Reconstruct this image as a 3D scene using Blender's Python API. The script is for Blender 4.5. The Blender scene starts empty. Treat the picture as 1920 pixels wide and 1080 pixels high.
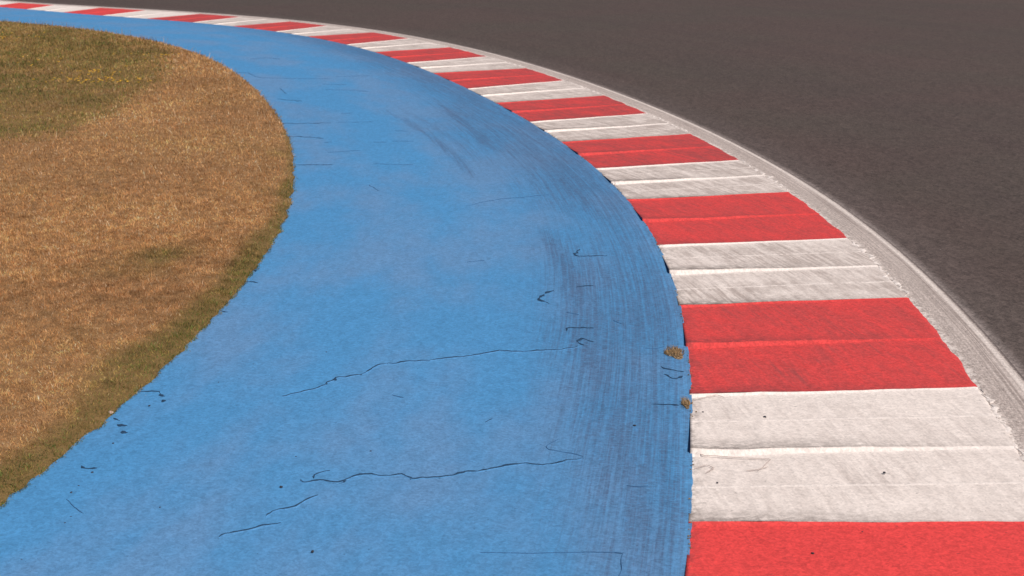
import bpy, math, random
import numpy as np
R = math.radians
rng = np.random.default_rng(7)
random.seed(7)
scene = bpy.context.scene
COL = scene.collection

# ------------------------------------------------------------------ camera
cam_data = bpy.data.cameras.new('camera')
cam = bpy.data.objects.new('camera', cam_data)
COL.objects.link(cam)
cam.location = (0, 0, 3.0)
cam.rotation_euler = (R(90 - 15.4115), 0, 0)
cam_data.sensor_width = 36
cam_data.lens = 36 * 2633.5 / 1920
cam_data.clip_start = 0.1
cam_data.clip_end = 3000
cam_data.dof.use_dof = True
cam_data.dof.focus_distance = 9.5
cam_data.dof.aperture_fstop = 4.5
scene.camera = cam

# ------------------------------------------------------------------ light
SUN_EL, SUN_AZ = R(56), R(128)          # azimuth clockwise from +Y
world = bpy.data.worlds.new('World')
scene.world = world
world.use_nodes = True
wn = world.node_tree
sky = wn.nodes.new('ShaderNodeTexSky')
sky.sky_type = 'NISHITA'
sky.sun_disc = False
sky.sun_elevation = SUN_EL
sky.sun_rotation = SUN_AZ
sky.dust_density = 2.5
bg = wn.nodes['Background']
wn.links.new(sky.outputs[0], bg.inputs[0])
bg.inputs[1].default_value = 0.06
sd = bpy.data.lights.new('sun', 'SUN')
sd.energy = 3.4
sd.angle = R(0.53)
sd.color = (1.0, 0.93, 0.87)
sun = bpy.data.objects.new('sun', sd)
COL.objects.link(sun)
sun.rotation_euler = (R(90) - SUN_EL, 0, math.pi - SUN_AZ)
scene.view_settings.view_transform = 'Standard'
scene.view_settings.look = 'None'
scene.view_settings.gamma = 1
scene.view_settings.exposure = 0.0

# measured positions on the ground, metres
CRACKS= [[0.021,[[-1.44,8.324],[-1.41,8.344],[-1.29,8.444],[-1.228,8.495],[-1.142,8.682],[-1.08,8.693],[-0.983,8.768],[-0.923,8.867],[-0.894,8.945],[-0.835,9.001],[-0.797,8.978],[-0.685,9.024],[-0.579,9.058],[-0.364,9.128],[-0.22,9.198],[-0.074,9.282],[0.0,9.258],[0.148,9.27],[0.334,9.306],[0.466,9.366]]],[0.0185,[[-1.144,7.023],[-1.117,6.994],[-1.061,7.008],[-0.93,6.994],[-0.892,7.037],[-0.853,7.074],[-0.769,7.096],[-0.738,7.081],[-0.623,7.088],[-0.593,7.081],[-0.532,7.03],[-0.461,7.045],[-0.318,7.081],[-0.175,7.148],[-0.029,7.208],[0.074,7.254],[0.118,7.231],[0.177,7.223],[0.296,7.269],[0.388,7.332]]],[0.0082,[[-1.071,7.037],[-1.071,7.081],[-1.047,7.118],[-0.998,7.148]]],[0.0079,[[0.398,7.339],[0.36,7.379],[0.212,7.443],[0.195,7.499],[0.262,7.607]]],[0.0109,[[-1.025,6.825],[-1.059,6.784],[-1.092,6.723],[-1.113,6.683],[-1.152,6.663],[-1.204,6.65],[-1.226,6.617],[-1.253,6.565]]],[0.0116,[[-1.165,6.489],[-1.188,6.464],[-1.251,6.445],[-1.324,6.408],[-1.371,6.377],[-1.421,6.359],[-1.44,6.323]]],[0.0287,[[-2.364,8.424],[-2.308,8.444],[-2.244,8.434],[-2.214,8.393]]],[0.0283,[[-2.225,8.383],[-2.182,8.344]]],[0.0166,[[-2.19,8.265],[-2.162,8.246]]],[0.0255,[[-2.405,7.955],[-2.357,7.91]]],[0.03,[[-2.351,7.839],[-2.287,7.839]]],[0.0205,[[-2.29,7.743],[-2.256,7.708]]],[0.0235,[[-2.371,7.208],[-2.33,7.178],[-2.278,7.17]]],[0.0072,[[-2.319,6.75],[-2.246,6.656],[-2.182,6.578]]],[0.03,[[-2.191,11.096],[-2.139,11.096],[-2.073,11.046]]],[0.0265,[[-2.19,11.458],[-2.149,11.405]]],[0.0254,[[-2.217,10.242],[-2.159,10.199]]],[0.03,[[-2.546,16.348],[-2.326,16.348],[-2.11,16.383]]],[0.03,[[-1.645,16.453],[-1.389,16.418],[-1.165,16.383]]],[0.03,[[-2.971,18.495],[-2.752,18.451],[-2.474,18.321]]],[0.03,[[-2.424,17.982],[-2.332,18.024]]],[0.03,[[-3.247,19.561],[-2.985,19.561],[-2.544,19.61]]],[0.03,[[-2.475,19.659],[-1.955,19.709]]],[0.03,[[-5.071,25.659],[-4.784,25.577],[-4.541,25.015],[-4.419,24.859],[-3.739,24.705],[-3.178,24.705]]],[0.03,[[-3.112,24.937],[-2.838,25.015],[-2.543,25.094]]],[0.03,[[-3.221,23.96],[-2.805,23.888]]],[0.03,[[-3.086,23.258],[-2.638,23.19],[-2.336,22.988]]],[0.03,[[-3.691,22.089],[-3.504,21.966],[-3.27,21.845]]],[0.03,[[-3.857,23.395],[-3.759,23.055],[-3.637,22.659]]],[0.03,[[-5.941,27.896],[-5.731,27.896]]],[0.03,[[-5.152,27.896],[-4.87,28.092],[-4.559,27.8]]],[0.03,[[-1.79,17.982],[-1.614,17.941]]],[0.03,[[-1.553,18.024],[-1.277,18.024]]],[0.03,[[-1.589,18.899],[-1.405,18.853]]],[0.03,[[-1.582,15.183],[-1.51,15.034],[-1.433,14.83]]],[0.0292,[[-0.462,14.036],[-0.33,14.22],[-0.112,14.409],[0.112,14.491],[0.385,14.63]]],[0.0224,[[-0.391,11.749],[-0.24,11.786]]],[0.03,[[-2.28,17.223],[-2.119,17.262],[-1.899,17.378]]],[0.03,[[-2.496,20.481],[-2.346,20.534]]],[0.0228,[[0.341,10.803],[0.276,10.755],[0.218,10.6],[0.228,10.478],[0.289,10.433]]],[0.0242,[[0.516,10.915],[0.582,10.948],[0.659,10.948]]],[0.0293,[[0.597,12.212],[0.552,11.957],[0.654,11.938],[0.834,11.976]]],[0.0213,[[0.394,9.721],[0.42,9.8],[0.507,9.826],[0.591,9.786]]],[0.02,[[0.573,9.465],[0.495,9.566],[0.471,9.465],[0.494,9.391]]],[0.0239,[[0.999,8.922],[1.03,8.878],[1.068,8.834],[1.136,8.812]]],[0.0169,[[1.012,8.768],[1.032,8.693],[1.071,8.672],[1.125,8.714]]],[0.0163,[[0.866,8.207],[0.941,8.188],[1.026,8.16]]],[0.0141,[[0.91,9.318],[0.983,9.306],[1.062,9.354]]],[0.0049,[[-0.153,6.13],[0.102,6.118],[0.357,6.13],[0.484,6.13]]],[0.0081,[[0.484,6.13],[0.529,6.118],[0.513,6.04],[0.512,5.963],[0.494,5.888]]],[0.0078,[[0.61,6.93],[0.68,6.915],[0.724,6.93]]],[0.0105,[[-0.756,8.354],[-0.682,8.304]]],[0.0127,[[-0.159,7.883],[-0.144,7.91],[-0.115,7.937]]],[0.0167,[[0.412,10.199],[0.501,10.128]]],[0.016,[[0.752,9.989],[0.806,9.907]]]]
DOTS= [[-1.28,9.222,0.0175],[-0.8,7.419,0.0113],[-1.739,8.967,0.0102],[-1.227,6.915,0.0158],[-0.955,6.147,0.0163],[-2.318,6.057,0.0138],[-1.808,6.656,0.0076],[-2.237,8.16,0.0124],[-2.291,7.54,0.0115],[-2.308,6.93,0.0105],[-2.321,6.839,0.0156],[-2.237,6.464,0.0123],[-2.23,6.54,0.0099],[0.728,7.821,0.0178],[-1.898,8.598,0.0098],[-1.211,7.339,0.0084],[1.527,7.973,0.0182],[2.03,7.118,0.0162],[1.164,8.056,0.0153],[1.437,6.135,0.014],[-2.287,7.111,0.0162],[1.1,6.979,0.0106],[1.731,6.371,0.0073]]
MARKS= [[0.16,0.9,[[0.313,12.974],[0.403,12.133],[0.473,11.476],[0.509,10.569],[0.527,9.465],[0.573,8.661],[0.606,7.883],[0.642,7.148],[0.627,6.464],[0.602,5.888]]],[0.09,0.8,[[0.295,13.087],[0.382,12.232],[0.456,11.388],[0.486,10.724]]],[0.12,0.8,[[-1.227,21.966],[-0.955,20.917],[-0.673,19.61],[-0.423,18.451],[-0.22,17.417]]],[0.1,0.6,[[-2.198,21.665],[-1.514,19.859],[-1.051,18.321],[-0.719,17.034],[-0.42,15.554]]],[0.12,0.5,[[-1.904,21.784],[-1.197,19.61],[-0.764,18.15],[-0.384,16.666]]],[0.35,0.9,[[-3.045,29.978],[-2.048,27.14],[-1.204,24.477],[-0.671,22.089]]],[0.4,1.0,[[-0.662,21.784],[-0.148,19.367],[0.267,17.417],[0.554,15.975],[0.77,14.193]]],[0.3,0.8,[[0.64,16.666],[0.84,14.464],[0.994,12.754],[1.014,11.215],[1.049,9.989]]],[0.25,0.6,[[0.901,12.133],[0.943,10.883],[0.985,9.721],[0.983,8.768],[0.915,7.795],[0.845,7.001],[0.713,5.888]]],[0.2,0.7,[[-4.498,32.385],[-3.521,30.203],[-2.81,28.694]]],[0.12,0.5,[[0.396,9.989],[0.439,8.768],[0.451,7.973],[0.467,7.148]]],[0.15,0.5,[[0.0,17.817],[0.246,15.975],[0.385,14.193]]],[0.3,0.5,[[0.584,10.569],[0.752,9.989],[0.883,9.222]]],[0.3,0.35,[[-3.267,21.488],[-2.949,20.375],[-2.661,19.367]]],[0.5,0.1,[[-1.76,14.193],[-1.633,11.566],[-1.733,9.465],[-1.855,8.556]]]]
GREEN= [[-11.207,17.615],[-7.079,17.417],[-6.481,17.615],[-6.17,17.899],[-5.835,18.15],[-5.771,19.13],[-5.755,19.859],[-5.805,21.198],[-5.867,22.402],[-5.937,23.745],[-6.186,25.253],[-6.773,27.419],[-6.904,29.11],[-7.897,30.898],[-9.462,33.182],[-11.342,35.2],[-13.105,36.465],[-17.508,37.131]]
SPOTS= [[-9.556,27.704,0.45],[-7.175,26.777,0.5],[-2.771,16.775,0.18],[-2.994,11.566,0.25]]

# ------------------------------------------------------------------ node helper
class NT:
    def __init__(s, name):
        s.m = bpy.data.materials.new(name); s.m.use_nodes = True
        s.t = s.m.node_tree; s.bsdf = s.t.nodes['Principled BSDF']
        s.bsdf.inputs['Specular IOR Level'].default_value = 0.25
    def n(s, typ, **kw):
        nd = s.t.nodes.new(typ)
        for k, v in kw.items(): setattr(nd, k, v)
        return nd
    def put(s, sock, v):
        if isinstance(v, bpy.types.NodeSocket): s.t.links.new(v, sock)
        elif isinstance(v, (tuple, list)) and len(v) == 3 and sock.type == 'RGBA': sock.default_value = (*v, 1)
        else: sock.default_value = v
    def uv(s): return s.n('ShaderNodeUVMap', uv_map='UVMap').outputs[0]
    def pos(s): return s.n('ShaderNodeTexCoord').outputs['Object']
    def attr(s, name): return s.n('ShaderNodeAttribute', attribute_name=name).outputs['Fac']
    def attrc(s, name): return s.n('ShaderNodeAttribute', attribute_name=name).outputs['Color']
    def mapv(s, v, scale=(1,1,1), rot=(0,0,0), loc=(0,0,0)):
        m = s.n('ShaderNodeMapping'); s.put(m.inputs[0], v)
        m.inputs['Scale'].default_value = scale; m.inputs['Rotation'].default_value = rot; m.inputs['Location'].default_value = loc
        return m.outputs[0]
    def noise(s, v, scale, detail=3, rough=0.55, dist=0.0, col=False):
        k = s.n('ShaderNodeTexNoise'); s.put(k.inputs['Vector'], v)
        k.inputs['Scale'].default_value = scale; k.inputs['Detail'].default_value = detail
        k.inputs['Roughness'].default_value = rough; k.inputs['Distortion'].default_value = dist
        return k.outputs[1 if col else 0]
    def ramp(s, v, a, b, lo=0.0, hi=1.0, smooth=True):
        m = s.n('ShaderNodeMapRange'); m.interpolation_type = 'SMOOTHSTEP' if smooth else 'LINEAR'
        s.put(m.inputs[0], v)
        for i, x in zip((1, 2, 3, 4), (a, b, lo, hi)): s.put(m.inputs[i], x)
        return m.outputs[0]
    def math(s, op, a, b=0.0, c=None, clamp=False):
        m = s.n('ShaderNodeMath', operation=op); m.use_clamp = clamp
        s.put(m.inputs[0], a); s.put(m.inputs[1], b)
        if c is not None: s.put(m.inputs[2], c)
        return m.outputs[0]
    def mul(s, a, b, clamp=False): return s.math('MULTIPLY', a, b, clamp=clamp)
    def add(s, a, b, clamp=False): return s.math('ADD', a, b, clamp=clamp)
    def mix(s, f, a, b, mode='MIX'):
        m = s.n('ShaderNodeMix', data_type='RGBA', blend_type=mode)
        s.put(m.inputs[0], f); s.put(m.inputs[6], a); s.put(m.inputs[7], b)
        return m.outputs[2]
    def sep(s, v):
        m = s.n('ShaderNodeSeparateXYZ'); s.put(m.inputs[0], v); return m.outputs
    def grain(s, c, amt=1.0, coarse=0.0):
        """aggregate / roller texture of the coat: several sizes, so it reads near and far"""
        p = s.pos()
        def cells(sc, q=p):
            v = s.n('ShaderNodeTexVoronoi', voronoi_dimensions='2D'); s.put(v.inputs['Vector'], q); v.inputs['Scale'].default_value = sc
            return s.math('SUBTRACT', s.sep(v.outputs['Color'])[0], 0.5)
        g = s.add(s.mul(cells(105), 1.3 * amt), s.mul(cells(47), 1.0 * amt))
        if coarse:
            q = s.mapv(p, scale=(1, .42, 1)); g = s.add(g, s.add(s.mul(cells(30, q), 0.7 * coarse), s.mul(cells(14, q), 0.32 * coarse)))
        k = s.math('MAXIMUM', s.add(g, 1.0), 0.2)
        v = s.n('ShaderNodeVectorMath', operation='SCALE'); s.put(v.inputs[0], c); s.put(v.inputs[3], k)
        return v.outputs[0]
    def bump(s, h, dist, strength=1.0):
        b = s.n('ShaderNodeBump'); b.inputs['Strength'].default_value = strength
        b.inputs['Distance'].default_value = dist; s.put(b.inputs['Height'], h)
        s.t.links.new(b.outputs[0], s.bsdf.inputs['Normal'])
    def out(s, c, rough=0.8):
        s.put(s.bsdf.inputs['Base Color'], c); s.put(s.bsdf.inputs['Roughness'], rough); return s.m

# ------------------------------------------------------------------ object helper
def props(o, label=None, cat=None, group=None, kind=None):
    for k, v in (('label', label), ('category', cat), ('group', group), ('kind', kind)):
        if v: o[k] = v
    return o
def empty(name, loc, label, cat, group=None):
    o = bpy.data.objects.new(name, None); COL.objects.link(o); o.location = loc
    o.empty_display_size = 0.1
    return props(o, label, cat, group)
def mesh_obj(name, V, F, mats, parent=None, uv=None, attrs=None, fmat=None, smooth=True, col=None):
    V = np.asarray(V, np.float32)
    me = bpy.data.meshes.new(name)
    F = np.asarray(F, np.int32); nf, k = F.shape
    me.vertices.add(len(V)); me.vertices.foreach_set('co', V.ravel())
    me.loops.add(nf * k); me.loops.foreach_set('vertex_index', F.ravel())
    me.polygons.add(nf)
    me.polygons.foreach_set('loop_start', np.arange(0, nf * k, k, dtype=np.int32))
    me.polygons.foreach_set('use_smooth', np.full(nf, smooth))
    for m in (mats if isinstance(mats, (list, tuple)) else [mats]): me.materials.append(m)
    if fmat is not None: me.polygons.foreach_set('material_index', np.asarray(fmat, np.int32))
    if uv is not None:
        l = me.uv_layers.new(name='UVMap'); l.data.foreach_set('uv', np.asarray(uv, np.float32)[F.ravel()].ravel())
    for an, a in (attrs or {}).items():
        at = me.attributes.new(an, 'FLOAT', 'POINT'); at.data.foreach_set('value', np.asarray(a, np.float32).ravel())
    if col is not None:
        at = me.attributes.new('tint', 'FLOAT_COLOR', 'POINT'); at.data.foreach_set('color', np.asarray(col, np.float32).ravel())
    me.update(calc_edges=True); me.validate()
    o = bpy.data.objects.new(name, me); COL.objects.link(o)
    if parent is not None:
        o.parent = parent
        o.matrix_parent_inverse.identity()
        off, q = np.zeros(3, np.float32), parent      # vertices are given in world space
        while q is not None: off += np.array(q.location, np.float32); q = q.parent
        me.vertices.foreach_set('co', (V - off).astype(np.float32).ravel()); me.update()
    return o
def grid_faces(nr, nc):
    i = np.arange(nr - 1)[:, None] * nc + np.arange(nc - 1)[None, :]
    return np.stack([i, i + 1, i + nc + 1, i + nc], -1).reshape(-1, 4)
def fbm1(x, seed, octs=4):
    """smooth 1-D noise, about -1..1"""
    r = np.random.default_rng(seed); y = np.zeros_like(np.asarray(x, float)); a = 1.0; f = 1.0
    for _ in range(octs):
        for _ in range(3): y += a * np.sin(np.asarray(x) * f * r.uniform(.7, 1.4) + r.uniform(0, 6.28)) / 3
        a *= .55; f *= 2.1
    return y

# ------------------------------------------------------------------ the lines of the bend (metres)
INNER = [(-12.41,39.3),(-10.95,38.19),(-9.54,37.13),(-8.14,35.98),(-6.88,34.88),(-5.63,33.42),(-4.63,32.18),(-3.56,30.31),(-2.74,28.75),(-2.03,26.8),(-1.4,25.14),(-0.78,23.0),(-0.26,21.32),(0.2,19.43),(0.65,17.75),(0.95,15.9),(1.2,14.14),(1.27,12.15),(1.26,10.24),(1.11,8.25),(0.87,6.37)]
OUTER = [(-15.13,43.69),(-13.59,42.73),(-11.87,41.64),(-10.39,40.61),(-8.61,39.32),(-7.32,38.3),(-5.85,36.71),(-4.57,35.55),(-3.28,33.68),(-2.26,32.17),(-1.21,30.17),(-0.5,28.29),(0.33,26.28),(0.85,24.42),(1.43,22.45),(1.94,20.52),(2.37,18.64),(2.76,16.69),(3.01,14.76),(3.1,12.62),(3.11,10.61),(2.97,8.51),(2.755,6.49)]
GRASS = [(-13.16,36.63),(-11.44,35.51),(-9.5,33.32),(-7.38,30.55),(-6.02,28.19),(-4.26,23.26),(-3.1,18.99),(-2.61,16.67),(-2.31,14.55),(-2.19,13.2),(-2.18,11.51),(-2.2,10.46),(-2.23,10.06),(-2.33,8.83),(-2.38,8.4),(-2.45,7.8),(-2.54,7.22),(-2.63,6.67)]
def lift(P, f): return [(x * f, y * f) for x, y in P]      # the lines were measured on the plane z = 0; the surfaces lie a little higher
INNER, OUTER, GRASS, GREEN = lift(INNER, 1.0064), lift(OUTER, .9963), lift(GRASS, .991), lift(GREEN, .991)
CRACKS = [(w, lift(P, .991)) for w, P in CRACKS]; MARKS = [(w, a, lift(P, .993)) for w, a, P in MARKS]
DOTS = [(x * .9915, y * .9915, r) for x, y, r in DOTS]
class Curve:
    """smooth plane curve through measured points, run on at both ends with constant curvature"""
    def __init__(s, P, deg, k0, k1, ext=(16, 12)):
        P = np.array(P); L = np.concatenate([[0], np.cumsum(np.hypot(*np.diff(P, axis=0).T))]); s.knots = L; n = L[-1]
        w = 1.0 / (P[:, 1] / 10)
        cx, cy = np.polyfit(L / n, P[:, 0], deg, w=w), np.polyfit(L / n, P[:, 1], deg, w=w)
        S = np.arange(0, n + 1e-9, 0.02); X, Y = np.polyval(cx, S / n), np.polyval(cy, S / n)
        def run(x, y, h, k, ln, sg):
            o = []
            for _ in range(int(ln / 0.02)):
                h += k * 0.02 * sg; x += math.cos(h) * 0.02 * sg; y += math.sin(h) * 0.02 * sg; o.append((x, y))
            return o
        h0 = math.atan2(Y[1] - Y[0], X[1] - X[0]); h1 = math.atan2(Y[-1] - Y[-2], X[-1] - X[-2])
        a = run(X[0], Y[0], h0, k0, ext[0], -1)[::-1]; b = run(X[-1], Y[-1], h1, k1, ext[1], 1)
        s.P = np.array(a + list(zip(X, Y)) + b); s.S = (np.arange(len(s.P)) - len(a)) * 0.02
        d = np.gradient(s.P, axis=0); d /= np.linalg.norm(d, axis=1)[:, None]; s.T = d; s.N = np.stack([-d[:, 1], d[:, 0]], 1)  # N = outward (track side)
    def at(s, t): return np.stack([np.interp(t, s.S, s.P[:, 0]), np.interp(t, s.S, s.P[:, 1])], -1)
    def nrm(s, t): return np.stack([np.interp(t, s.S, s.N[:, 0]), np.interp(t, s.S, s.N[:, 1])], -1)
CI = Curve(INNER, 6, -0.012, -0.045); CO = Curve(OUTER, 6, -0.012, -0.045); CG = Curve(GRASS, 6, -0.015, -0.04)
sI = CI.knots - 0.0; sO = CO.knots - 0.0
K0, K1 = -3, 27                                  # block boundaries kept, index 0 = farthest one visible on the track side
def kn(k, arr, first):
    k = np.asarray(k, float); i = k - first; n = len(arr)
    return np.where(i < 0, arr[0] + i * 1.85, np.where(i > n - 1, arr[-1] + (i - n + 1) * 1.95, np.interp(i, np.arange(n), arr)))
def sin_(k): return kn(k, sI, 2)
def sout(k): return kn(k, sO, 0)
# width of the painted run-off measured inwards from the kerb
_g = CG.P; _d = np.array([np.min(np.hypot(*(CI.P[::5] - p).T)) for p in _g[::10]]); _s = np.array([CI.S[::5][np.argmin(np.hypot(*(CI.P[::5] - p).T))] for p in _g[::10]])
_o = np.argsort(_s); _s, _d = _s[_o], _d[_o]
ok = (_s > CI.S[0] + .2) & (_s < CI.S[-1] - .2); _s, _d = _s[ok], _d[ok]
def run_w(s): return np.interp(s, _s, _d)
S_MIN, S_MAX = CI.S[0], CI.S[-1]

# ------------------------------------------------------------------ materials
BLUE_A, BLUE_B = (0.072, 0.265, 0.520), (0.116, 0.262, 0.475)
def blue_material(name, worn=True):
    t = NT(name); p = t.pos(); uv = t.uv()
    c = t.mix(t.ramp(t.noise(t.mapv(uv, scale=(.45, 1.1, 1)), 1.0, 4, .55), 0.38, 0.66), BLUE_A, BLUE_B)
    c = t.mix(t.mul(t.ramp(t.noise(p, 3.1, 4, .6), 0.5, 0.75), 0.22), c, (0.066, 0.25, 0.52))
    if worn:
        st = t.noise(t.mapv(uv, scale=(0.8, 9, 1)), 3.2, 5, 0.65)            # drawn out along the bend
        fine = t.noise(t.mapv(uv, scale=(9.0, 2.5, 1)), 9, 4, 0.7, 0.6)      # broken crosswise
        w = t.attr('wear')
        cross = t.noise(t.mapv(uv, scale=(26, 4.0, 1)), 2.4, 5, 0.75, 0.4)
        thin = t.noise(t.mapv(uv, scale=(0.35, 36, 1), rot=(0, 0, R(1))), 1.5, 4, 0.7)     # single scuffs, a few centimetres wide
        thin2 = t.noise(t.mapv(uv, scale=(0.6, 22, 1), rot=(0, 0, R(-1.5)), loc=(3, 7, 0)), 1.5, 5, 0.7)
        k = t.ramp(t.add(t.mul(w, 0.55), t.add(t.mul(st, 0.55), t.mul(t.add(fine, cross), 0.75))), 0.98, 1.85)
        c = t.mix(t.mul(k, 0.60), c, (0.078, 0.158, 0.305))
        sc1 = t.mul(t.ramp(t.add(thin, t.mul(w, 0.20)), 0.57, 0.67), t.ramp(w, 0.08, 0.6))
        sc2 = t.mul(t.ramp(t.add(thin2, t.mul(w, 0.20)), 0.57, 0.68), t.ramp(w, 0.08, 0.6))
        brk = t.ramp(t.add(fine, t.mul(cross, 0.5)), 0.60, 0.88, 0.30, 1.0)
        c = t.mix(t.mul(t.mul(sc1, brk), 0.50), c, (0.062, 0.115, 0.215))
        c = t.mix(t.mul(t.mul(sc2, brk), 0.38), c, (0.072, 0.080, 0.135))
        k3 = t.mul(t.ramp(t.noise(t.mapv(uv, scale=(1, 3, 1), loc=(3, 1, 0)), 6, 3, .6), 0.60, 0.75), t.ramp(w, 0.2, 0.7))
        c = t.mix(t.mul(k3, 0.45), c, (0.09, 0.30, 0.62))
    sp = t.ramp(t.noise(p, 46, 1, 0.5), 0.76, 0.80)
    c = t.mix(t.mul(sp, 0.6), c, (0.02, 0.05, 0.10))
    c = t.grain(c, 0.17, 0.13)
    h = t.add(t.mul(t.noise(p, 60, 4, .7), 0.5), t.mul(t.noise(p, 7, 2, .4), 0.5))
    if worn: h = t.add(h, t.mul(t.mul(fine, t.attr('wear')), 1.3))
    t.bump(h, 0.008, 0.8)
    return t.out(c, 0.75)
M_blue = blue_material('blue_paint')
M_side = NT('grimy_shaded_blue_side').out((0.035, 0.085, 0.19), 0.9)  # dirty blue overspill on the kerb wall, colour darkened for the wall's shade

def kerb_material(name, clean, dirty, grime, amount, seam=.85, edge=1.0):
    t = NT(name); p = t.pos(); uv = t.uv()
    dirt, saw, ris, v, ln, tt = (t.attr(a) for a in ('dirt', 'saw', 'riser', 'across', 'seam', 'along'))
    sk = t.mapv(uv, rot=(0, 0, R(-13)), scale=(1, 1, 1))
    st = t.noise(t.mapv(sk, scale=(0.7, 6.5, 1)), 2.0, 6, 0.68, 0.5)
    st2 = t.noise(t.mapv(sk, scale=(3.0, 14, 1), loc=(5, 2, 0)), 2.2, 5, 0.75)
    blot = t.noise(p, 2.6, 6, 0.72)
    k = t.add(t.add(t.mul(st, 0.8), t.mul(st2, 0.5)), t.mul(blot, 0.7))
    s3 = t.mul(t.ramp(t.noise(t.mapv(sk, scale=(0.8, 17, 1), loc=(1, 4, 0)), 2.0, 5, 0.65), 0.42, 0.70), t.ramp(t.noise(p, 1.1, 3, 0.5), 0.42, 0.62))
    k = t.add(t.ramp(k, 0.78, 1.26), t.mul(s3, 0.85))
    flat = t.math('SUBTRACT', 1.0, t.mul(ris, edge))
    f = t.mul(t.mul(t.add(t.mul(k, 1.0), 0.30), dirt), flat, clamp=True)
    c = t.mix(f, clean, dirty)
    # rubber left on the crest of every tooth, strongest on the run-off side
    cr = t.mul(t.mul(t.ramp(saw, 0.78, 1.0), t.ramp(v, 0.95, 0.05, 0.15, 1.0)), t.ramp(t.noise(t.mapv(uv, scale=(10, 4, 1)), 3, 4, .7), 0.30, 0.62))
    c = t.mix(t.mul(t.mul(cr, flat), t.add(t.mul(dirt, 0.6), 0.45)), c, grime)
    cr2 = t.mul(t.mul(t.ramp(saw, 0.965, 1.0), flat), t.ramp(v, 1.0, 0.0, 0.2, 0.95))
    c = t.mix(t.mul(cr2, t.mul(t.ramp(st2, 0.3, 0.55), 0.7)), c, grime)
    # grime along the run-off edge
    ed = t.mul(t.ramp(v, 0.05, 0.0), t.ramp(t.noise(uv, 14, 4, .7), 0.42, 0.6))
    c = t.mix(t.mul(ed, 0.6), c, grime)
    # thick-paint seam in the middle of each tooth
    sm = t.mul(ln, t.ramp(t.noise(t.mapv(uv, scale=(1, 3, 1)), 4, 4, .7), 0.34, 0.56))
    c = t.mix(t.mul(sm, seam), c, clean)
    pk = t.ramp(t.noise(p, 30, 1, .5), 0.77, 0.80)
    c = t.mix(t.mul(pk, 0.5), c, grime)
    c = t.grain(c, amount)
    h = t.add(t.mul(t.noise(p, 70, 4, .7), 0.5), t.add(t.mul(t.noise(p, 6, 5, .6), 0.9), t.mul(sm, 0.4)))
    t.bump(h, 0.006, 0.8)
    return t.out(c, 0.72)
M_white = kerb_material('white_kerb_paint', (0.88, 0.785, 0.72), (0.46, 0.385, 0.345), (0.17, 0.140, 0.125), 0.15)
M_red = kerb_material('red_kerb_paint', (0.76, 0.062, 0.058), (0.38, 0.064, 0.062), (0.27, 0.05, 0.05), 0.22, .15, .6)

def strip_material():
    t = NT('worn_white_edge'); p = t.pos(); uv = t.uv(); y = t.sep(uv)[1]
    st = t.noise(t.mapv(uv, scale=(0.35, 42, 1)), 1.6, 4, 0.6)
    tx = t.noise(t.mapv(uv, scale=(1.6, 2.2, 1)), 26, 4, 0.75, 0.8)
    k = t.add(t.mul(t.ramp(y, 0.10, 0.24, 0.35, 1.0), t.ramp(st, 0.36, 0.62)), t.mul(t.ramp(y, 0.26, 0.05, 0.15, 0.9), t.ramp(tx, 0.42, 0.62)), clamp=True)
    c = t.mix(k, (0.62, 0.53, 0.48), (0.36, 0.295, 0.265))
    lump = t.mul(t.ramp(t.math('ABSOLUTE', t.math('SUBTRACT', y, 0.01)), 0.075, 0.0), t.ramp(t.noise(uv, 15, 5, .75, .5), 0.47, 0.53))
    c = t.mix(t.mul(lump, 0.8), c, (0.80, 0.71, 0.65))
    ed = t.mul(t.ramp(y, 0.255, 0.285), t.ramp(y, 0.325, 0.295))
    c = t.mix(t.mul(ed, 0.75), c, (0.78, 0.69, 0.63))
    far = t.ramp(y, 0.30, 0.345); grit = t.noise(p, 40, 3, .8)
    c = t.mix(t.ramp(t.add(far, t.mul(t.math('SUBTRACT', grit, .5), 1.6)), 0.30, 0.9), c, (0.15, 0.12, 0.11))
    c = t.grain(c, 0.22)
    t.bump(t.add(t.mul(tx, 1.0), t.mul(t.noise(p, 60, 3, .7), .6)), 0.008, 0.9)
    return t.out(c, 0.8)
M_strip = strip_material()

def asphalt_material():
    t = NT('asphalt'); p = t.pos(); uv = t.uv(); y = t.sep(uv)[1]
    c = t.mix(t.ramp(t.noise(p, 0.22, 3), 0.35, 0.65), (0.088, 0.061, 0.053), (0.082, 0.063, 0.053))
    tr = t.noise(t.mapv(uv, scale=(0.05, 0.9, 1)), 1.0, 3, .5)
    c = t.mix(t.mul(t.ramp(tr, 0.4, 0.7), 0.45), c, (0.074, 0.053, 0.048))
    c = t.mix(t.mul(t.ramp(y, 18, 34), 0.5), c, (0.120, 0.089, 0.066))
    ag = t.noise(p, 95, 2, .8)
    c = t.mix(t.mul(t.ramp(ag, 0.58, 0.72), 0.35), c, (0.17, 0.14, 0.13))
    c = t.mix(t.mul(t.ramp(ag, 0.42, 0.30), 0.5), c, (0.045, 0.034, 0.032))
    sp = t.ramp(t.noise(p, 21, 1, .5), 0.775, 0.80)
    c = t.mix(t.mul(sp, 0.5), c, (0.34, 0.29, 0.27))
    dust = t.ramp(t.add(y, t.mul(t.math('SUBTRACT', t.noise(p, 26, 4, .9), .5), 0.16)), 0.13, -0.03)
    c = t.mix(t.mul(dust, 0.75), c, (0.46, 0.39, 0.36))
    c = t.mix(t.mul(t.ramp(y, 0.9, 0.0), 0.25), c, (0.16, 0.13, 0.12))
    c = t.grain(c, 0.36, 0.42)
    t.bump(t.noise(p, 80, 3, .8), 0.006, 0.6)
    return t.out(c, 0.85)
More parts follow.
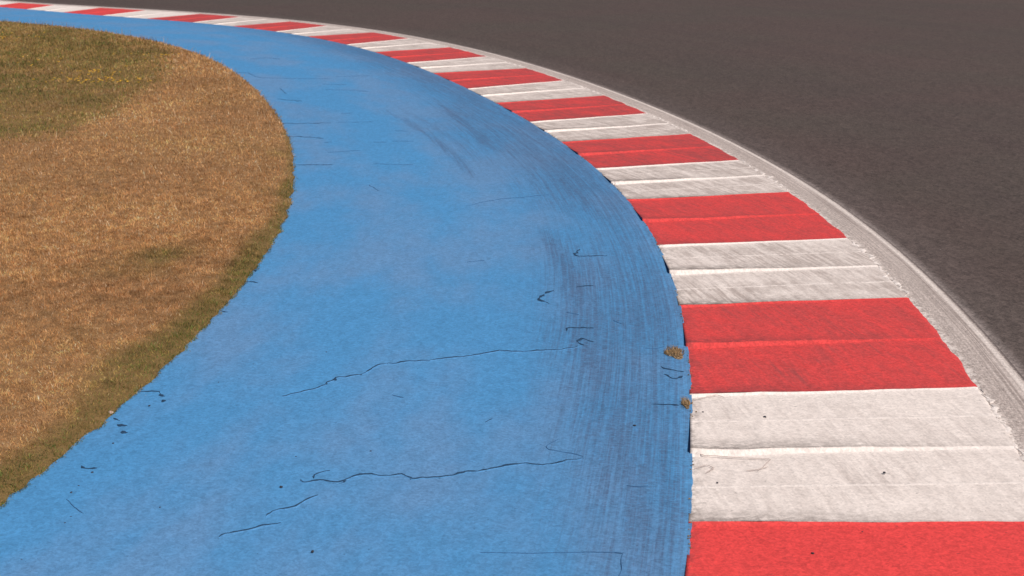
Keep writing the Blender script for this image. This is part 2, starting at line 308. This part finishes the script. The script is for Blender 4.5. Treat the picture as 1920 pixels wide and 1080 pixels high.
M_asphalt = asphalt_material()

t = NT('lawn_soil'); p = t.pos()
c = t.mix(t.ramp(t.noise(p, 9, 5, .7), 0.35, 0.65), (0.27, 0.145, 0.060), (0.42, 0.235, 0.105))
c = t.mix(t.mul(t.attr('green'), 0.6), c, (0.15, 0.115, 0.032))
c = t.mix(t.mul(t.ramp(t.noise(t.mapv(p, scale=(1, .6, 1)), 42, 4, .75), 0.5, 0.66), 0.45), c, (0.14, 0.08, 0.03))
t.bump(t.noise(p, 30, 4, .75), 0.03, 1.0)
M_soil = t.out(c, 0.95)

t = NT('grass_blades'); tr = t.n('ShaderNodeBsdfTranslucent'); mx = t.n('ShaderNodeMixShader')
ca = t.attrc('tint'); t.put(tr.inputs[0], ca); t.put(t.bsdf.inputs['Base Color'], ca); t.bsdf.inputs['Roughness'].default_value = 0.65
mx.inputs[0].default_value = 0.38
t.t.links.new(t.bsdf.outputs[0], mx.inputs[1]); t.t.links.new(tr.outputs[0], mx.inputs[2])
t.t.links.new(mx.outputs[0], t.t.nodes['Material Output'].inputs[0]); M_grass = t.m

t = NT('open_crack'); M_crack = t.out(t.mix(t.noise(t.pos(), 30, 3), (0.006, 0.022, 0.05), (0.03, 0.085, 0.17)), 0.9)
t = NT('shallow_crack'); M_faint = t.out(t.mix(t.noise(t.pos(), 30, 3), (0.025, 0.085, 0.18), (0.06, 0.17, 0.34)), 0.9)
t = NT('paint_crack_grey'); M_gcr = t.out((0.48, 0.39, 0.35), 0.9)
t = NT('thick_white_paint'); t.bump(t.noise(t.pos(), 60, 4, .7), 0.006, 1.0)
M_lump = t.out(t.grain(t.mix(t.ramp(t.noise(t.pos(), 22, 3), .4, .65), (0.88, 0.79, 0.73), (0.62, 0.54, 0.49)), .2), 0.7)
t = NT('pebble_dark'); M_peb = t.out(t.mix(t.noise(t.pos(), 60), (0.02, 0.03, 0.05), (0.06, 0.05, 0.05)), 0.9)
t = NT('stone_pink'); M_stone = t.out(t.mix(t.noise(t.pos(), 60), (0.70, 0.48, 0.40), (0.42, 0.28, 0.22)), 0.8)
t = NT('yellow_petals'); M_yel = t.out((0.90, 0.50, 0.03), 0.7)
t = NT('rootball_soil'); M_root = t.out(t.mix(t.ramp(t.noise(t.pos(), 70, 4), .4, .6), (0.10, 0.07, 0.045), (0.34, 0.24, 0.14)), 0.95)

# ------------------------------------------------------------------ base ground and track
gs = 900.0
V = [(-gs, -gs, -0.15), (gs, -gs, -0.15), (gs, gs, -0.15), (-gs, gs, -0.15)]
props(mesh_obj('ground', V, [(0, 1, 2, 3)], M_soil, attrs={'green': [.5] * 4}), kind='structure',
      label='dry earth and grass spreading away beyond the circuit')

ss = np.concatenate([np.arange(CO.S[0], 20, .25), np.arange(20, CO.S[-1], .12)])
dd = np.array([0, .05, .1, .2, .4, .8, 1.5, 3, 6, 10, 15, 22, 32, 45, 65])
P = CO.at(ss)[:, None, :] + CO.nrm(ss)[:, None, :] * (0.29 + dd)[None, :, None]
V = np.concatenate([P, np.zeros(P.shape[:2] + (1,))], -1).reshape(-1, 3)
UV = np.stack(np.broadcast_arrays(ss[:, None], dd[None, :] - .03), -1).reshape(-1, 2)
props(mesh_obj('track', V, grid_faces(len(ss), len(dd)), M_asphalt, uv=UV), kind='structure', label='dark grey asphalt racing track sweeping round outside the kerb')

# ------------------------------------------------------------------ blue run-off
ss = np.concatenate([np.arange(S_MIN, 14, .12), np.arange(14, S_MAX, .05)])
NC = 84
w = run_w(ss); q = np.linspace(0, 1, NC)
edge = 0.004 * fbm1(ss * 9, 3, 5) + 0.0035 * fbm1(ss * 31, 5, 3)
D = q[None, :] * (w + 0.35)[:, None]; D[:, 0] = -0.016 + edge; D[:, 1] = -0.013 + edge
P = CI.at(ss)[:, None, :] - CI.nrm(ss)[:, None, :] * D[..., None]
Z = np.full(D.shape, 0.022)
Z += 0.006 * np.sin(P[..., 0] * 2.1 + 1) * np.sin(P[..., 1] * 1.3) * np.clip(D * 2, 0, 1)
Z[:, 0] = -0.02                                    # the slab turns down at the kerb joint
V = np.concatenate([P, Z[..., None]], -1).reshape(-1, 3)
XY = V[:, :2]
def seg_dist(XY, pts, w=1):
    best = np.full(len(XY), 1e9); pts = np.array(pts); n = len(pts) - 1
    for i, (a, b) in enumerate(zip(pts[:-1], pts[1:])):
        ab = b - a; tt = np.clip(((XY - a) @ ab) / (ab @ ab), 0, 1)
        e = np.minimum((i + tt) / n, 1.15 - (i + tt) / n)      # a scuff fades in and out at its ends
        best = np.minimum(best, np.hypot(*(XY - a - tt[:, None] * ab).T) / w + .9 * np.clip(.28 - e, 0, 1) / .28)
    return best
wear = (0.36 * np.exp(-(D.ravel() / 0.62) ** 2) + .15 * np.exp(-((D.ravel() - .9) / 0.6) ** 2)) * np.repeat(np.interp(ss, [0, 6, 10, 14, 24, 30, 40], [.4, 1.0, 1.5, 1.75, 1.5, 1.05, .85]), NC)
for wd, am, pts in MARKS:
    wear = np.maximum(wear, (.70 if wd < .13 else .46) * am * np.exp(-seg_dist(XY, pts, wd * .8) ** 2)) + 0.18 * am * np.exp(-seg_dist(XY, pts, wd * 2.4) ** 2)
UV = np.stack(np.broadcast_arrays(ss[:, None], D), -1).reshape(-1, 2)
runoff = mesh_obj('run_off_area', V, grid_faces(len(ss), NC), M_blue, uv=UV, attrs={'wear': np.clip(wear, 0, 1.2)})
props(runoff, kind='structure', label='bright blue painted strip of asphalt between the grass and the kerb')

FAINT = {3, 13, 18, 20, 22, 23, 24, 25, 26, 28, 29, 30, 31, 32, 33, 34, 35, 36, 37, 38, 47, 48, 49, 50, 51, 53, 54}
# cracks and lifted paint edges: each a thin ragged seam of its own
def ribbon(name, pts, width, mat, parent, z=0.016, h=0.002, seed=0, rag=0.35, zfun=None):
    pts = np.array(pts, float); L = np.concatenate([[0], np.cumsum(np.hypot(*np.diff(pts, axis=0).T))])
    n = max(6, int(L[-1] / 0.02)); tt = np.linspace(0, L[-1], n)
    C = np.stack([np.interp(tt, L, pts[:, 0]), np.interp(tt, L, pts[:, 1])], 1)
    d = np.gradient(C, axis=0); d /= np.linalg.norm(d, axis=1)[:, None] + 1e-9; N = np.stack([-d[:, 1], d[:, 0]], 1)
    C = C + N * (0.9 * width * fbm1(tt * 24, seed + 1, 5))[:, None]
    taper = np.clip(np.minimum(tt, L[-1] - tt) / (0.12 * L[-1] + 1e-6), 0.15, 1)
    hw = 0.5 * width * taper * (1 + .35 * fbm1(tt * 5, seed + 3, 2)) * np.clip(1 + rag * 1.6 * fbm1(tt * 35, seed + 2, 4), 0.06, 2.4)
    offs = np.array([-1, -.45, .45, 1]); hh = np.array([-.8, 1, 1, -.8])
    P = C[:, None, :] + N[:, None, :] * (hw[:, None] * offs)[..., None]
    zz = np.full((n, 4), z) + h * hh + (0 if zfun is None else zfun(P))
    V = np.concatenate([P, zz[..., None]], -1).reshape(-1, 3)
    return mesh_obj(name, V, grid_faces(n, 4), mat, parent)
def slab_z(P): return 0.006 * np.sin(P[..., 0] * 2.1 + 1) * np.sin(P[..., 1] * 1.3) - 0.004
for i, (wd, pts) in enumerate(CRACKS):
    ribbon('crack', pts, min(wd * 1.05, .018) * (.3 if i in (48, 49) else .6 if i in FAINT else 1), M_faint if i in FAINT else M_crack, runoff, z=0.0275, seed=i * 7, zfun=slab_z, rag=.75)

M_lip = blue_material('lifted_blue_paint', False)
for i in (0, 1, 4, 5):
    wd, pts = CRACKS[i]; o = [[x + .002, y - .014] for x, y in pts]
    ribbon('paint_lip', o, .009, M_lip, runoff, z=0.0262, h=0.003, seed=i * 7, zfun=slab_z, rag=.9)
# ------------------------------------------------------------------ kerb
DIRT = {21: .36, 22: .12, 20: .55, 19: .72, 18: .5, 17: .85, 16: .8, 15: .9, 14: .85}
kerb = empty('racing_kerb', tuple(CI.at(np.array([30.0]))[0]) + (0,), 'raised saw-toothed kerb painted in red and white blocks round the bend', 'kerb')
def crest_shift(k2, v): return 0.0045 * fbm1(v * 6 + k2 * 3.7, 100 + int(k2), 4)
def tooth_h(v, mid, s): return s * (0.034 if mid else 0.015) * np.clip(1 - v, 0, 1) ** 1.25 + (0.004 if mid else 0.002)
BLOCKS = {}
WCR = [[[1.122, 8.195], [1.189, 8.253], [1.286, 8.302], [1.316, 8.253]], [[1.019, 7.366], [1.071, 7.303], [1.188, 7.287], [1.303, 7.264], [1.436, 7.248], [1.393, 7.172], [1.331, 7.082]], [[0.993, 7.112], [1.068, 7.172], [1.106, 7.127], [1.044, 7.053]], [[1.273, 7.082], [1.351, 7.112], [1.4, 7.142]]]
for k in range(K0, K1):
    near = k >= 12
    nv = 110 if near else 50
    v = np.concatenate([np.linspace(0, 1, nv)])
    NR = 56 if k >= 18 else 22 if near else 12
    ff = np.unique(np.concatenate([np.linspace(0, 1, NR)[1:], [.482, .49, .5, .51, .518]]))
    half = np.concatenate([[0, .35, .7, 1.0], ff]); kinds = np.concatenate([[0, .35, .7, 1.0], np.full(len(ff), 2.0)])
    rows = []
    for hlf in (0, 1):
        js = crest_shift(k * 2 + hlf, v) * 1.0; je = crest_shift(k * 2 + hlf + 1, v)
        rw = 0.015 if hlf else 0.010                                   # riser depth as part of a block
        for r, (f, kd) in enumerate(zip(half, kinds)):
            if hlf == 1 and r == 0: continue
            H = tooth_h(v, (hlf == 1) == (kd <= 1.0), np.interp(k, [8, 20], [.45, .95]) * (1 + .22 * fbm1(v * 9 + k * 5, 60 + hlf, 4)))
            sm = 1.0 if (kd > 1 and abs(f - .5) < .012) else 0.0
            if kd <= 1.0:
                tt = hlf * .5 + js + rw * kd; z = H * (1 - kd ** 1.3); saw = np.zeros(nv); ris = np.full(nv, 1.0 if r > 0 else 0.6)
            else:
                a = hlf * .5 + rw + js; b = hlf * .5 + .5 + je; tt = a + (b - a) * f; z = H * (f ** 1.15); saw = np.full(nv, f); ris = np.full(nv, max(0, 1 - f * 12) * .5)
            rows.append((tt, z, saw, ris, np.full(nv, sm)))
    T = np.array([r[0] for r in rows]); Z = np.array([r[1] for r in rows]) + 0.009
    SAW, RIS, LN = (np.array([r[i] for r in rows]) for i in (2, 3, 4))
    VV = np.broadcast_to(v, T.shape).copy()
    A = CI.at(sin_(k + T)); B = CO.at(sout(k + T))
    end = 1 + 0.006 * fbm1((k + T[:, -1]) * 15, 9, 6)
    vv = VV.copy(); vv[:, -1] = end; vv[:, -2] = np.minimum(vv[:, -2], end - .004)
    P = A + (B - A) * vv[..., None]
    Z += 0.0015 * np.sin(P[..., 0] * 7) * np.sin(P[..., 1] * 5)
    Z[:, -1] -= 0.004
    # side walls at both edges
    lo = np.concatenate([A[:, :1] + (B[:, :1] - A[:, :1]) * 0.0, P, P[:, -1:]], 1)
    Zf = np.concatenate([np.full((len(rows), 1), -.03), Z, np.full((len(rows), 1), -.02)], 1)
    ext = lambda a: np.concatenate([a[:, :1], a, a[:, -1:]], 1)
    V = np.concatenate([lo, Zf[..., None]], -1).reshape(-1, 3)
    nc = nv + 2; F = grid_faces(len(rows), nc)
    F = F[:, ::-1]
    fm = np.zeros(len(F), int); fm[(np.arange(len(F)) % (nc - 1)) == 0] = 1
    W = np.linalg.norm(B - A, axis=-1)
    UV = np.stack([ext(sin_(k + T)), ext(VV * W)], -1).reshape(-1, 2)
    fl = lambda a: ext(a).ravel()
    dv = DIRT.get(k, .25 if k < 2 else .35 if k < 4 else .8)
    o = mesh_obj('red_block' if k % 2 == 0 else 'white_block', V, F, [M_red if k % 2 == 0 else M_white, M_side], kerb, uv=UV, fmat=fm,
             attrs={'dirt': np.full(V.shape[0], dv), 'saw': fl(SAW), 'riser': fl(RIS), 'across': fl(VV), 'seam': fl(LN), 'along': fl(T)})
    BLOCKS[k] = o
    # crumbled thick paint along the track side of the white blocks
    if k % 2 and k >= 9:
        tt = np.linspace(.02, .99, 60); a = CO.at(sout(k + tt)); pts = a + CO.nrm(sout(k + tt)) * (0.004 + 0.016 * fbm1(tt * 9 + k, 4, 6))[:, None]
        ribbon('paint_ridge', pts, 0.030, M_lump, o, z=0.0095, h=0.0022, seed=k * 3, rag=.7)
for pts in WCR: ribbon('crack', pts, .005, M_gcr, BLOCKS[21], z=0.0185, h=.0015, seed=len(pts))
# worn white strip between the blocks and the asphalt
ss = np.concatenate([np.arange(CO.S[0], 20, .2), np.arange(20, CO.S[-1], .05)])
dd = np.linspace(-.04, .345, 14)
P = CO.at(ss)[:, None, :] + CO.nrm(ss)[:, None, :] * dd[None, :, None]
Z = np.interp(dd, [-.04, .3, .345], [.005, .008, .0035])[None, :] + 0 * P[..., 0]
V = np.concatenate([P, Z[..., None]], -1).reshape(-1, 3)
UV = np.stack(np.broadcast_arrays(ss[:, None], dd[None, :]), -1).reshape(-1, 2)
strip = mesh_obj('edge_strip', V, grid_faces(len(ss), len(dd)), M_strip, kerb, uv=UV)
strip['label'] = 'worn greyish white strip on the track side of the kerb'

# ------------------------------------------------------------------ grass
def inpoly(x, y, poly):
    r = np.zeros(len(x), bool); n = len(poly)
    for i in range(n):
        x1, y1 = poly[i]; x2, y2 = poly[(i + 1) % n]
        c = ((y1 > y) != (y2 > y)) & (x < (x2 - x1) * (y - y1) / (y2 - y1 + 1e-12) + x1)
        r ^= c
    return r
def n2(x, y, f, seed):
    r = np.random.default_rng(seed); o = 0
    for _ in range(6):
        a = r.uniform(0, 6.28); g = f * r.uniform(.6, 1.5); o = o + np.sin((x * math.cos(a) + y * math.sin(a)) * g + r.uniform(0, 6.28))
    return o / 6
def vnoise(x, y, cell, seed):
    tab = np.random.default_rng(900 + seed).uniform(0, 1, (512, 512)); u, v = x / cell + 4000, y / cell + 4000
    i, j = np.floor(u).astype(int), np.floor(v).astype(int); a, b = u - i, v - j; a, b = a * a * (3 - 2 * a), b * b * (3 - 2 * b); i0, i1, j0, j1 = i % 512, (i + 1) % 512, j % 512, (j + 1) % 512
    return (tab[i0, j0] * (1 - a) + tab[i1, j0] * a) * (1 - b) + (tab[i0, j1] * (1 - a) + tab[i1, j1] * a) * b
def greenness(x, y, d, rg):
    """d = distance from the run-off edge"""
    jx, jy = rg.normal(0, .16, len(x)), rg.normal(0, .45, len(x))
    g = inpoly(x + jx + .12 * n2(x, y, 3, 1), y + jy + .3 * n2(x, y, 3, 2), GREEN) * .74
    for sx, sy, r in SPOTS: g = np.maximum(g, .75 * np.exp(-(((x - sx) / r) ** 2 + ((y - sy) / (r * 1.6)) ** 2)))
    fr = np.interp(y, [4, 8, 11, 14, 17, 21], [.34, .31, .24, .14, .08, .03]) * (1 + .4 * n2(x, y, 5, 3))
    g = np.maximum(g, np.interp(y, [4, 10, 15, 22], [1.0, 1.0, .8, .35]) * np.exp(-(d / np.maximum(fr, .02)) ** 4))
    g = g * (1 + .30 * n2(x, y, 5, 6)) + .16 * (vnoise(x, y, .9, 11) - .5) + .55 * (vnoise(x, y, .38, 12) - .5) * vnoise(x, y, 1.6, 13)
    return np.clip(g, 0, 1)
def bulge(d): return 0.026 + 0.035 * (1 - np.exp(-np.clip(d, 0, 9) / .18)) + 0.02 * np.clip(d, 0, 9) ** .5
ss = np.concatenate([np.arange(S_MIN, 14, .25), np.arange(14, S_MAX, .12)])
dd = np.concatenate([np.linspace(-.03, .4, 10), np.linspace(.5, 8.5, 60)])
D = run_w(ss)[:, None] + dd[None, :]; jag = (.014 * fbm1(ss * 7, 21, 4) + .014 * fbm1(ss * 26, 22, 4))
D = D + jag[:, None] * (dd < .4)[None, :]
P = CI.at(ss)[:, None, :] - CI.nrm(ss)[:, None, :] * D[..., None]
Zg = bulge(np.broadcast_to(dd, D.shape)) + .012 * n2(P[..., 0], P[..., 1], 4, 8)
Zg[:, 0] = -.02
V = np.concatenate([P, Zg[..., None]], -1).reshape(-1, 3)
gr = greenness(V[:, 0], V[:, 1], np.broadcast_to(dd, D.shape).ravel(), np.random.default_rng(1))
props(mesh_obj('lawn', V, grid_faces(len(ss), len(dd)), M_soil, attrs={'green': gr}), kind='structure', label='low sunburnt lawn bed on the inside of the bend')

def blades(N, seed, dmax, keep, length, width, up, s0=None, d0=-.012):
    r = np.random.default_rng(seed)
    s = r.uniform(S_MIN + .3 if s0 is None else s0, S_MAX - .3, N); d = r.uniform(0, 1, N) * dmax + d0
    p = CI.at(s) - CI.nrm(s) * (run_w(s) + d + .014 * fbm1(s * 7, 21, 4) + .014 * fbm1(s * 26, 22, 4))[:, None]
    k = keep(p[:, 0], p[:, 1], d, r); p, d = p[k], d[k]; n = len(p)
    x, y = p[:, 0], p[:, 1]
    z = bulge(d) + .012 * n2(x, y, 4, 8) - .006
    sc = np.clip(y / 11, .8, 2.6)                       # coarser tufts farther off
    ln = length * (.65 + .75 * vnoise(x, y, .11, 7)) * r.uniform(.45, 1.25, n) * np.sqrt(sc) * (1 - .15 * np.exp(-d / .06)); wd = width * r.uniform(.6, 1.4, n) * sc
    az = r.uniform(0, 6.283, n); el = np.clip(r.normal(up, .38, n), .05, 1.5)
    dx, dy, dz = np.cos(az) * np.cos(el), np.sin(az) * np.cos(el), np.sin(el)
    b = r.uniform(0, 6.283, n); bx, by = np.cos(b) * wd / 2, np.sin(b) * wd / 2
    base = np.stack([x, y, z], 1); tip = base + np.stack([dx, dy, dz], 1) * ln[:, None]
    mid = base + np.stack([dx * .45, dy * .45, dz * .62], 1) * ln[:, None]
    side = np.stack([bx, by, 0 * bx], 1)
    V = np.stack([base - side, base + side, mid + side * .8, tip, mid - side * .8], 1).reshape(-1, 3)
    i = np.arange(n) * 5
    F = np.concatenate([np.stack([i, i + 1, i + 2], 1), np.stack([i, i + 2, i + 4], 1), np.stack([i + 4, i + 2, i + 3], 1)])
    g = greenness(x, y, d, r); g = np.clip(g + r.normal(0, .16, n), 0, 1)
    straw = np.array([.84, .475, .200]); pale = np.array([.95, .70, .46]); rust = np.array([.60, .275, .110]); gre = np.array([.165, .235, .050]); dg = np.array([.085, .095, .025]); oli = np.array([.46, .320, .095])
    t1 = r.uniform(0, 1, n)[:, None]; warm = np.clip(.5 + .9 * n2(x, y, 1.6, 14), 0, 1)[:, None]
    dry = straw * (.64 + .64 * t1); dry = dry * (1 - warm * .4) + np.array([.66, .33, .16]) * (.8 + .6 * t1) * (warm * .4) ; dry = np.where(r.uniform(0, 1, n)[:, None] < .12, pale * (.75 + .45 * t1), dry); dry = np.where(r.uniform(0, 1, n)[:, None] < .18, rust * (.5 + t1 * .7), dry)
    wet = np.where(r.uniform(0, 1, n)[:, None] < .42, oli, gre) * (.55 + .7 * r.uniform(0, 1, n)[:, None]); wet = np.where(r.uniform(0, 1, n)[:, None] < .15, dg, wet)
    c = dry * (1 - g[:, None]) + wet * g[:, None]
    # tufts: neighbouring blades share a tone
    c = c * (1 + .42 * (vnoise(x, y * .75, .045, 1) - .5) * 2)[:, None] * (1 + .22 * (vnoise(x, y, .15, 2) - .5) * 2)[:, None] * (1 + .12 * (vnoise(x, y, .5, 3) - .5) * 2)[:, None] * (1 + .22 * (vnoise(x, y, 1.3, 4) - .5) * 2)[:, None]
    c = np.clip(c, 0, .97)
    C = np.concatenate([np.repeat(c, 5, 0), np.ones((n * 5, 1))], 1)
    return V, F, C
def build_blades():
    def k1(x, y, d, r):
        inside = (x > -.385 * y - .5) & (y > 4.5) & (y < 45)
        return inside & (r.uniform(0, 1, len(x)) < np.clip((10.5 / np.maximum(y, 6)) ** 1.35, 0, 1))
    def k2(x, y, d, r): return (x > -.385 * y - 4.5) & (x < -.385 * y - .4) & (y > 1)
    def k3(x, y, d, r): return (x > -.385 * y - 2) & (y > 3)
    def k5(x, y, d, r): return (x > -.385 * y - .5) & (y > 4) & (r.uniform(0, 1, len(x)) < np.exp(d / .022))
    def k4(x, y, d, r): return (x > -.385 * y - .3) & (y > 5) & (y < 15.5) & (r.uniform(0, 1, len(x)) < np.clip((15.5 - y) / 5, 0, 1))
    parts = [blades(2100000, 11, 8.3, k1, .036, .0042, .55), blades(1500000, 14, 4.6, k4, .032, .0036, .55, 20), blades(160000, 12, 8.3, k2, .05, .014, .6), blades(5200, 15, .075, k5, .03, .0034, .12, None, -.07), blades(22000, 13, 8.3, k3, .085, .0035, .95)]
    off = 0; Vs, Fs, Cs = [], [], []
    for V, F, C in parts: Vs.append(V); Fs.append(F + off); Cs.append(C); off += len(V)
    return np.concatenate(Vs), np.concatenate(Fs), np.concatenate(Cs)

V, F, C = build_blades()
print('blades', len(V) // 5)
props(mesh_obj('grass', V, F, M_grass, col=C, smooth=False), kind='stuff', label='short sunburnt straw and olive grass inside the bend')

# yellow flowers: too many and too small to count
r = np.random.default_rng(31); pts = []
for cx, cy, sx, sy, n in ((-7.1, 23.6, .42, .25, 40), (-6.5, 23.3, .5, .14, 20), (-7.3, 24.6, .25, .25, 22), (-11.1, 31.2, .5, .5, 25), (-7.0, 27.2, .4, .3, 12), (-9.2, 26.2, .8, 1.0, 14)):
    pts += [(cx + a * sx, cy + b * sy) for a, b in r.normal(0, 1, (n, 2))]
Vf, Ff = [], []
for x, y in pts:
    s = run_w(0); rad = r.uniform(.014, .028); z = .11 + r.uniform(0, .05); o = len(Vf)
    Vf.append((x, y, z + .006))
    for a in range(10):
        q = rad * (1 if a % 2 == 0 else .55); Vf.append((x + q * math.cos(a * .628), y + q * math.sin(a * .628), z + (.002 if a % 2 else .009)))
    for a in range(10): Ff.append((o, o + 1 + a, o + 1 + (a + 1) % 10))
props(mesh_obj('wildflowers', Vf, Ff, M_yel, smooth=False), kind='stuff', label='tiny yellow wildflowers scattered through the olive grass')

# ------------------------------------------------------------------ small loose things
def rock(name, loc, rad, mat, seed, flat=.6, parent=None):
    r = np.random.default_rng(seed); V = [(0, 0, -1)]; nr, ns = 5, 9
    for i in range(1, nr):
        ph = -math.pi / 2 + math.pi * i / nr
        for j in range(ns):
            a = 2 * math.pi * j / ns; k = r.uniform(.75, 1.15); V.append((math.cos(ph) * math.cos(a) * k, math.cos(ph) * math.sin(a) * k, math.sin(ph) * k))
    V.append((0, 0, .95)); F = []
    for j in range(ns): F.append((0, 1 + (j + 1) % ns, 1 + j))
    for i in range(nr - 2):
        for j in range(ns):
            a, b = 1 + i * ns + j, 1 + i * ns + (j + 1) % ns; F += [(a, b, b + ns), (a, b + ns, a + ns)]
    tp = len(V) - 1
    for j in range(ns): F.append((tp, tp - ns + j, tp - ns + (j + 1) % ns))
    V = np.array(V) * np.array([rad, rad * r.uniform(.7, 1.0), rad * flat])
    a = r.uniform(0, 3); ca, sa = math.cos(a), math.sin(a); V = V @ np.array([[ca, sa, 0], [-sa, ca, 0], [0, 0, 1]])
    o = mesh_obj(name, V, F, mat, parent, smooth=False)
    o.location = loc
    return o
DOTLAB = ['dark pebble on the blue just above the left end of the upper long crack', 'tiny dark pebble on the blue between the two long cracks', 'faint dark speck on the blue right of the grass edge',
 'dark pebble on the blue left of the lower long crack', 'black pebble on the blue near the bottom edge, below the short cracks', 'black pebble on the blue in the bottom left corner',
 'tiny dark grit on the blue at lower left', 'small grit on the blue beside the crack at the grass edge', 'small grit on the blue between two crack dashes by the grass', 'dark grit right of the loose dots near the lower grass edge',
 'pebble in the pair below the lower grass edge, right one', 'dark pebble at the foot of the thin scratch at lower left', 'small pebble at the head of the thin scratch at lower left', 'black pebble on the scuffed blue beside the white block',
 'tiny grit on the blue left of the upper crack', 'tiny grit on plain blue above the lower crack', 'dark pebble on the upper part of the near white block', 'dark pebble in the middle of the near white block', 'dark speck at the upper left of the near white block',
 'dark pebble on the nearest red block', 'small pebble under the thick dash by the grass', 'tiny speck at the left side of the near white block', 'tiny speck low on the near white block']
for i, (x, y, rr) in enumerate(DOTS):
    onk = x > .95
    o = rock('pebble', (x, y, (.020 if onk else .023)), rr * .62, M_peb, 50 + i, .5)
    props(o, DOTLAB[i], 'pebble', 'pebbles lying on the paint')
o = rock('stone_chip', (-2.42, 7.955, .03), .024, M_stone, 3, .32)
props(o, 'pale pinkish stone chip lying on the edge of the grass', 'stone')

def weed(x, y, rx, ry, n, label, seed):
    e = empty('dry_weed', (x, y, .022), label, 'weed', 'dead weeds growing in the kerb joint')
    r = np.random.default_rng(seed)
    # root ball: low lumpy mound
    nr, ns = 6, 22; V = [(x, y, .033)]
    for i in range(1, nr):
        q = i / (nr - 1)
        for j in range(ns):
            a = 2 * math.pi * j / ns; k = q * (1 + .22 * math.sin(3 * a + seed) + r.uniform(-.12, .12))
            V.append((x + rx * k * math.cos(a), y + ry * k * math.sin(a), .022 + .011 * (1 - q ** 2) * r.uniform(.6, 1.2) - (.012 if i == nr - 1 else 0)))
    F = [(0, 1 + j, 1 + (j + 1) % ns) for j in range(ns)]
    for i in range(nr - 2):
        for j in range(ns):
            a, b = 1 + i * ns + j, 1 + i * ns + (j + 1) % ns; F += [(a, a + ns, b + ns), (a, b + ns, b)]
    mesh_obj('root_ball', V, F, M_root, e, smooth=False)
    a = r.uniform(0, 6.28, n); q = np.sqrt(r.uniform(0, 1, n)) * .85
    bx, by = x + rx * q * np.cos(a), y + ry * q * np.sin(a); ln = r.uniform(.012, .038, n); az = r.uniform(0, 6.28, n); el = r.uniform(.2, 1.4, n)
    base = np.stack([bx, by, np.full(n, .032)], 1); tip = base + np.stack([np.cos(az) * np.cos(el), np.sin(az) * np.cos(el), np.sin(el)], 1) * ln[:, None]
    b = r.uniform(0, 6.28, n); sd_ = np.stack([np.cos(b), np.sin(b), 0 * b], 1) * .0022
    V = np.stack([base - sd_, base + sd_, tip], 1).reshape(-1, 3); F = np.arange(n * 3).reshape(-1, 3)
    c = np.array([.50, .34, .18]) * r.uniform(.3, 1.6, (n, 1)); C = np.concatenate([np.repeat(c, 3, 0), np.ones((n * 3, 1))], 1)
    mesh_obj('dead_leaves', V, F, M_grass, e, col=C, smooth=False)
weed(1.110, 9.12, .075, .13, 420, 'brown dead weed, the larger one, in the blue paint beside the red block', 5)
weed(1.066, 8.12, .030, .085, 160, 'small brown dead weed at the kerb joint beside the corner of the white block', 6)

# crumbs of soil in the joint between slab and kerb
r = np.random.default_rng(77); Vc, Fc = [], []
for _ in range(520):
    s = r.uniform(22, 38.5); dens = .5 + .5 * math.sin(s * 2.3) * math.sin(s * 5.1)
    if r.uniform() > dens: continue
    c = CI.at(np.array([s]))[0] + CI.nrm(np.array([s]))[0] * abs(r.normal(0, .014)); q = r.uniform(.003, .008); o = len(Vc); z = .024
    for dx, dy, dz in ((1, 0, 0), (0, 1, 0), (-1, 0, 0), (0, -1, 0), (0, 0, 1), (0, 0, -1)):
        Vc.append((c[0] + dx * q * r.uniform(.6, 1.3), c[1] + dy * q * r.uniform(.6, 1.3), z + dz * q * .7))
    for a, b in ((0, 1), (1, 2), (2, 3), (3, 0)): Fc += [(o + a, o + b, o + 4), (o + b, o + a, o + 5)]
props(mesh_obj('soil_crumbs', Vc, Fc, M_root, smooth=False), kind='stuff', label='brown crumbs of soil caught in the joint beside the kerb')
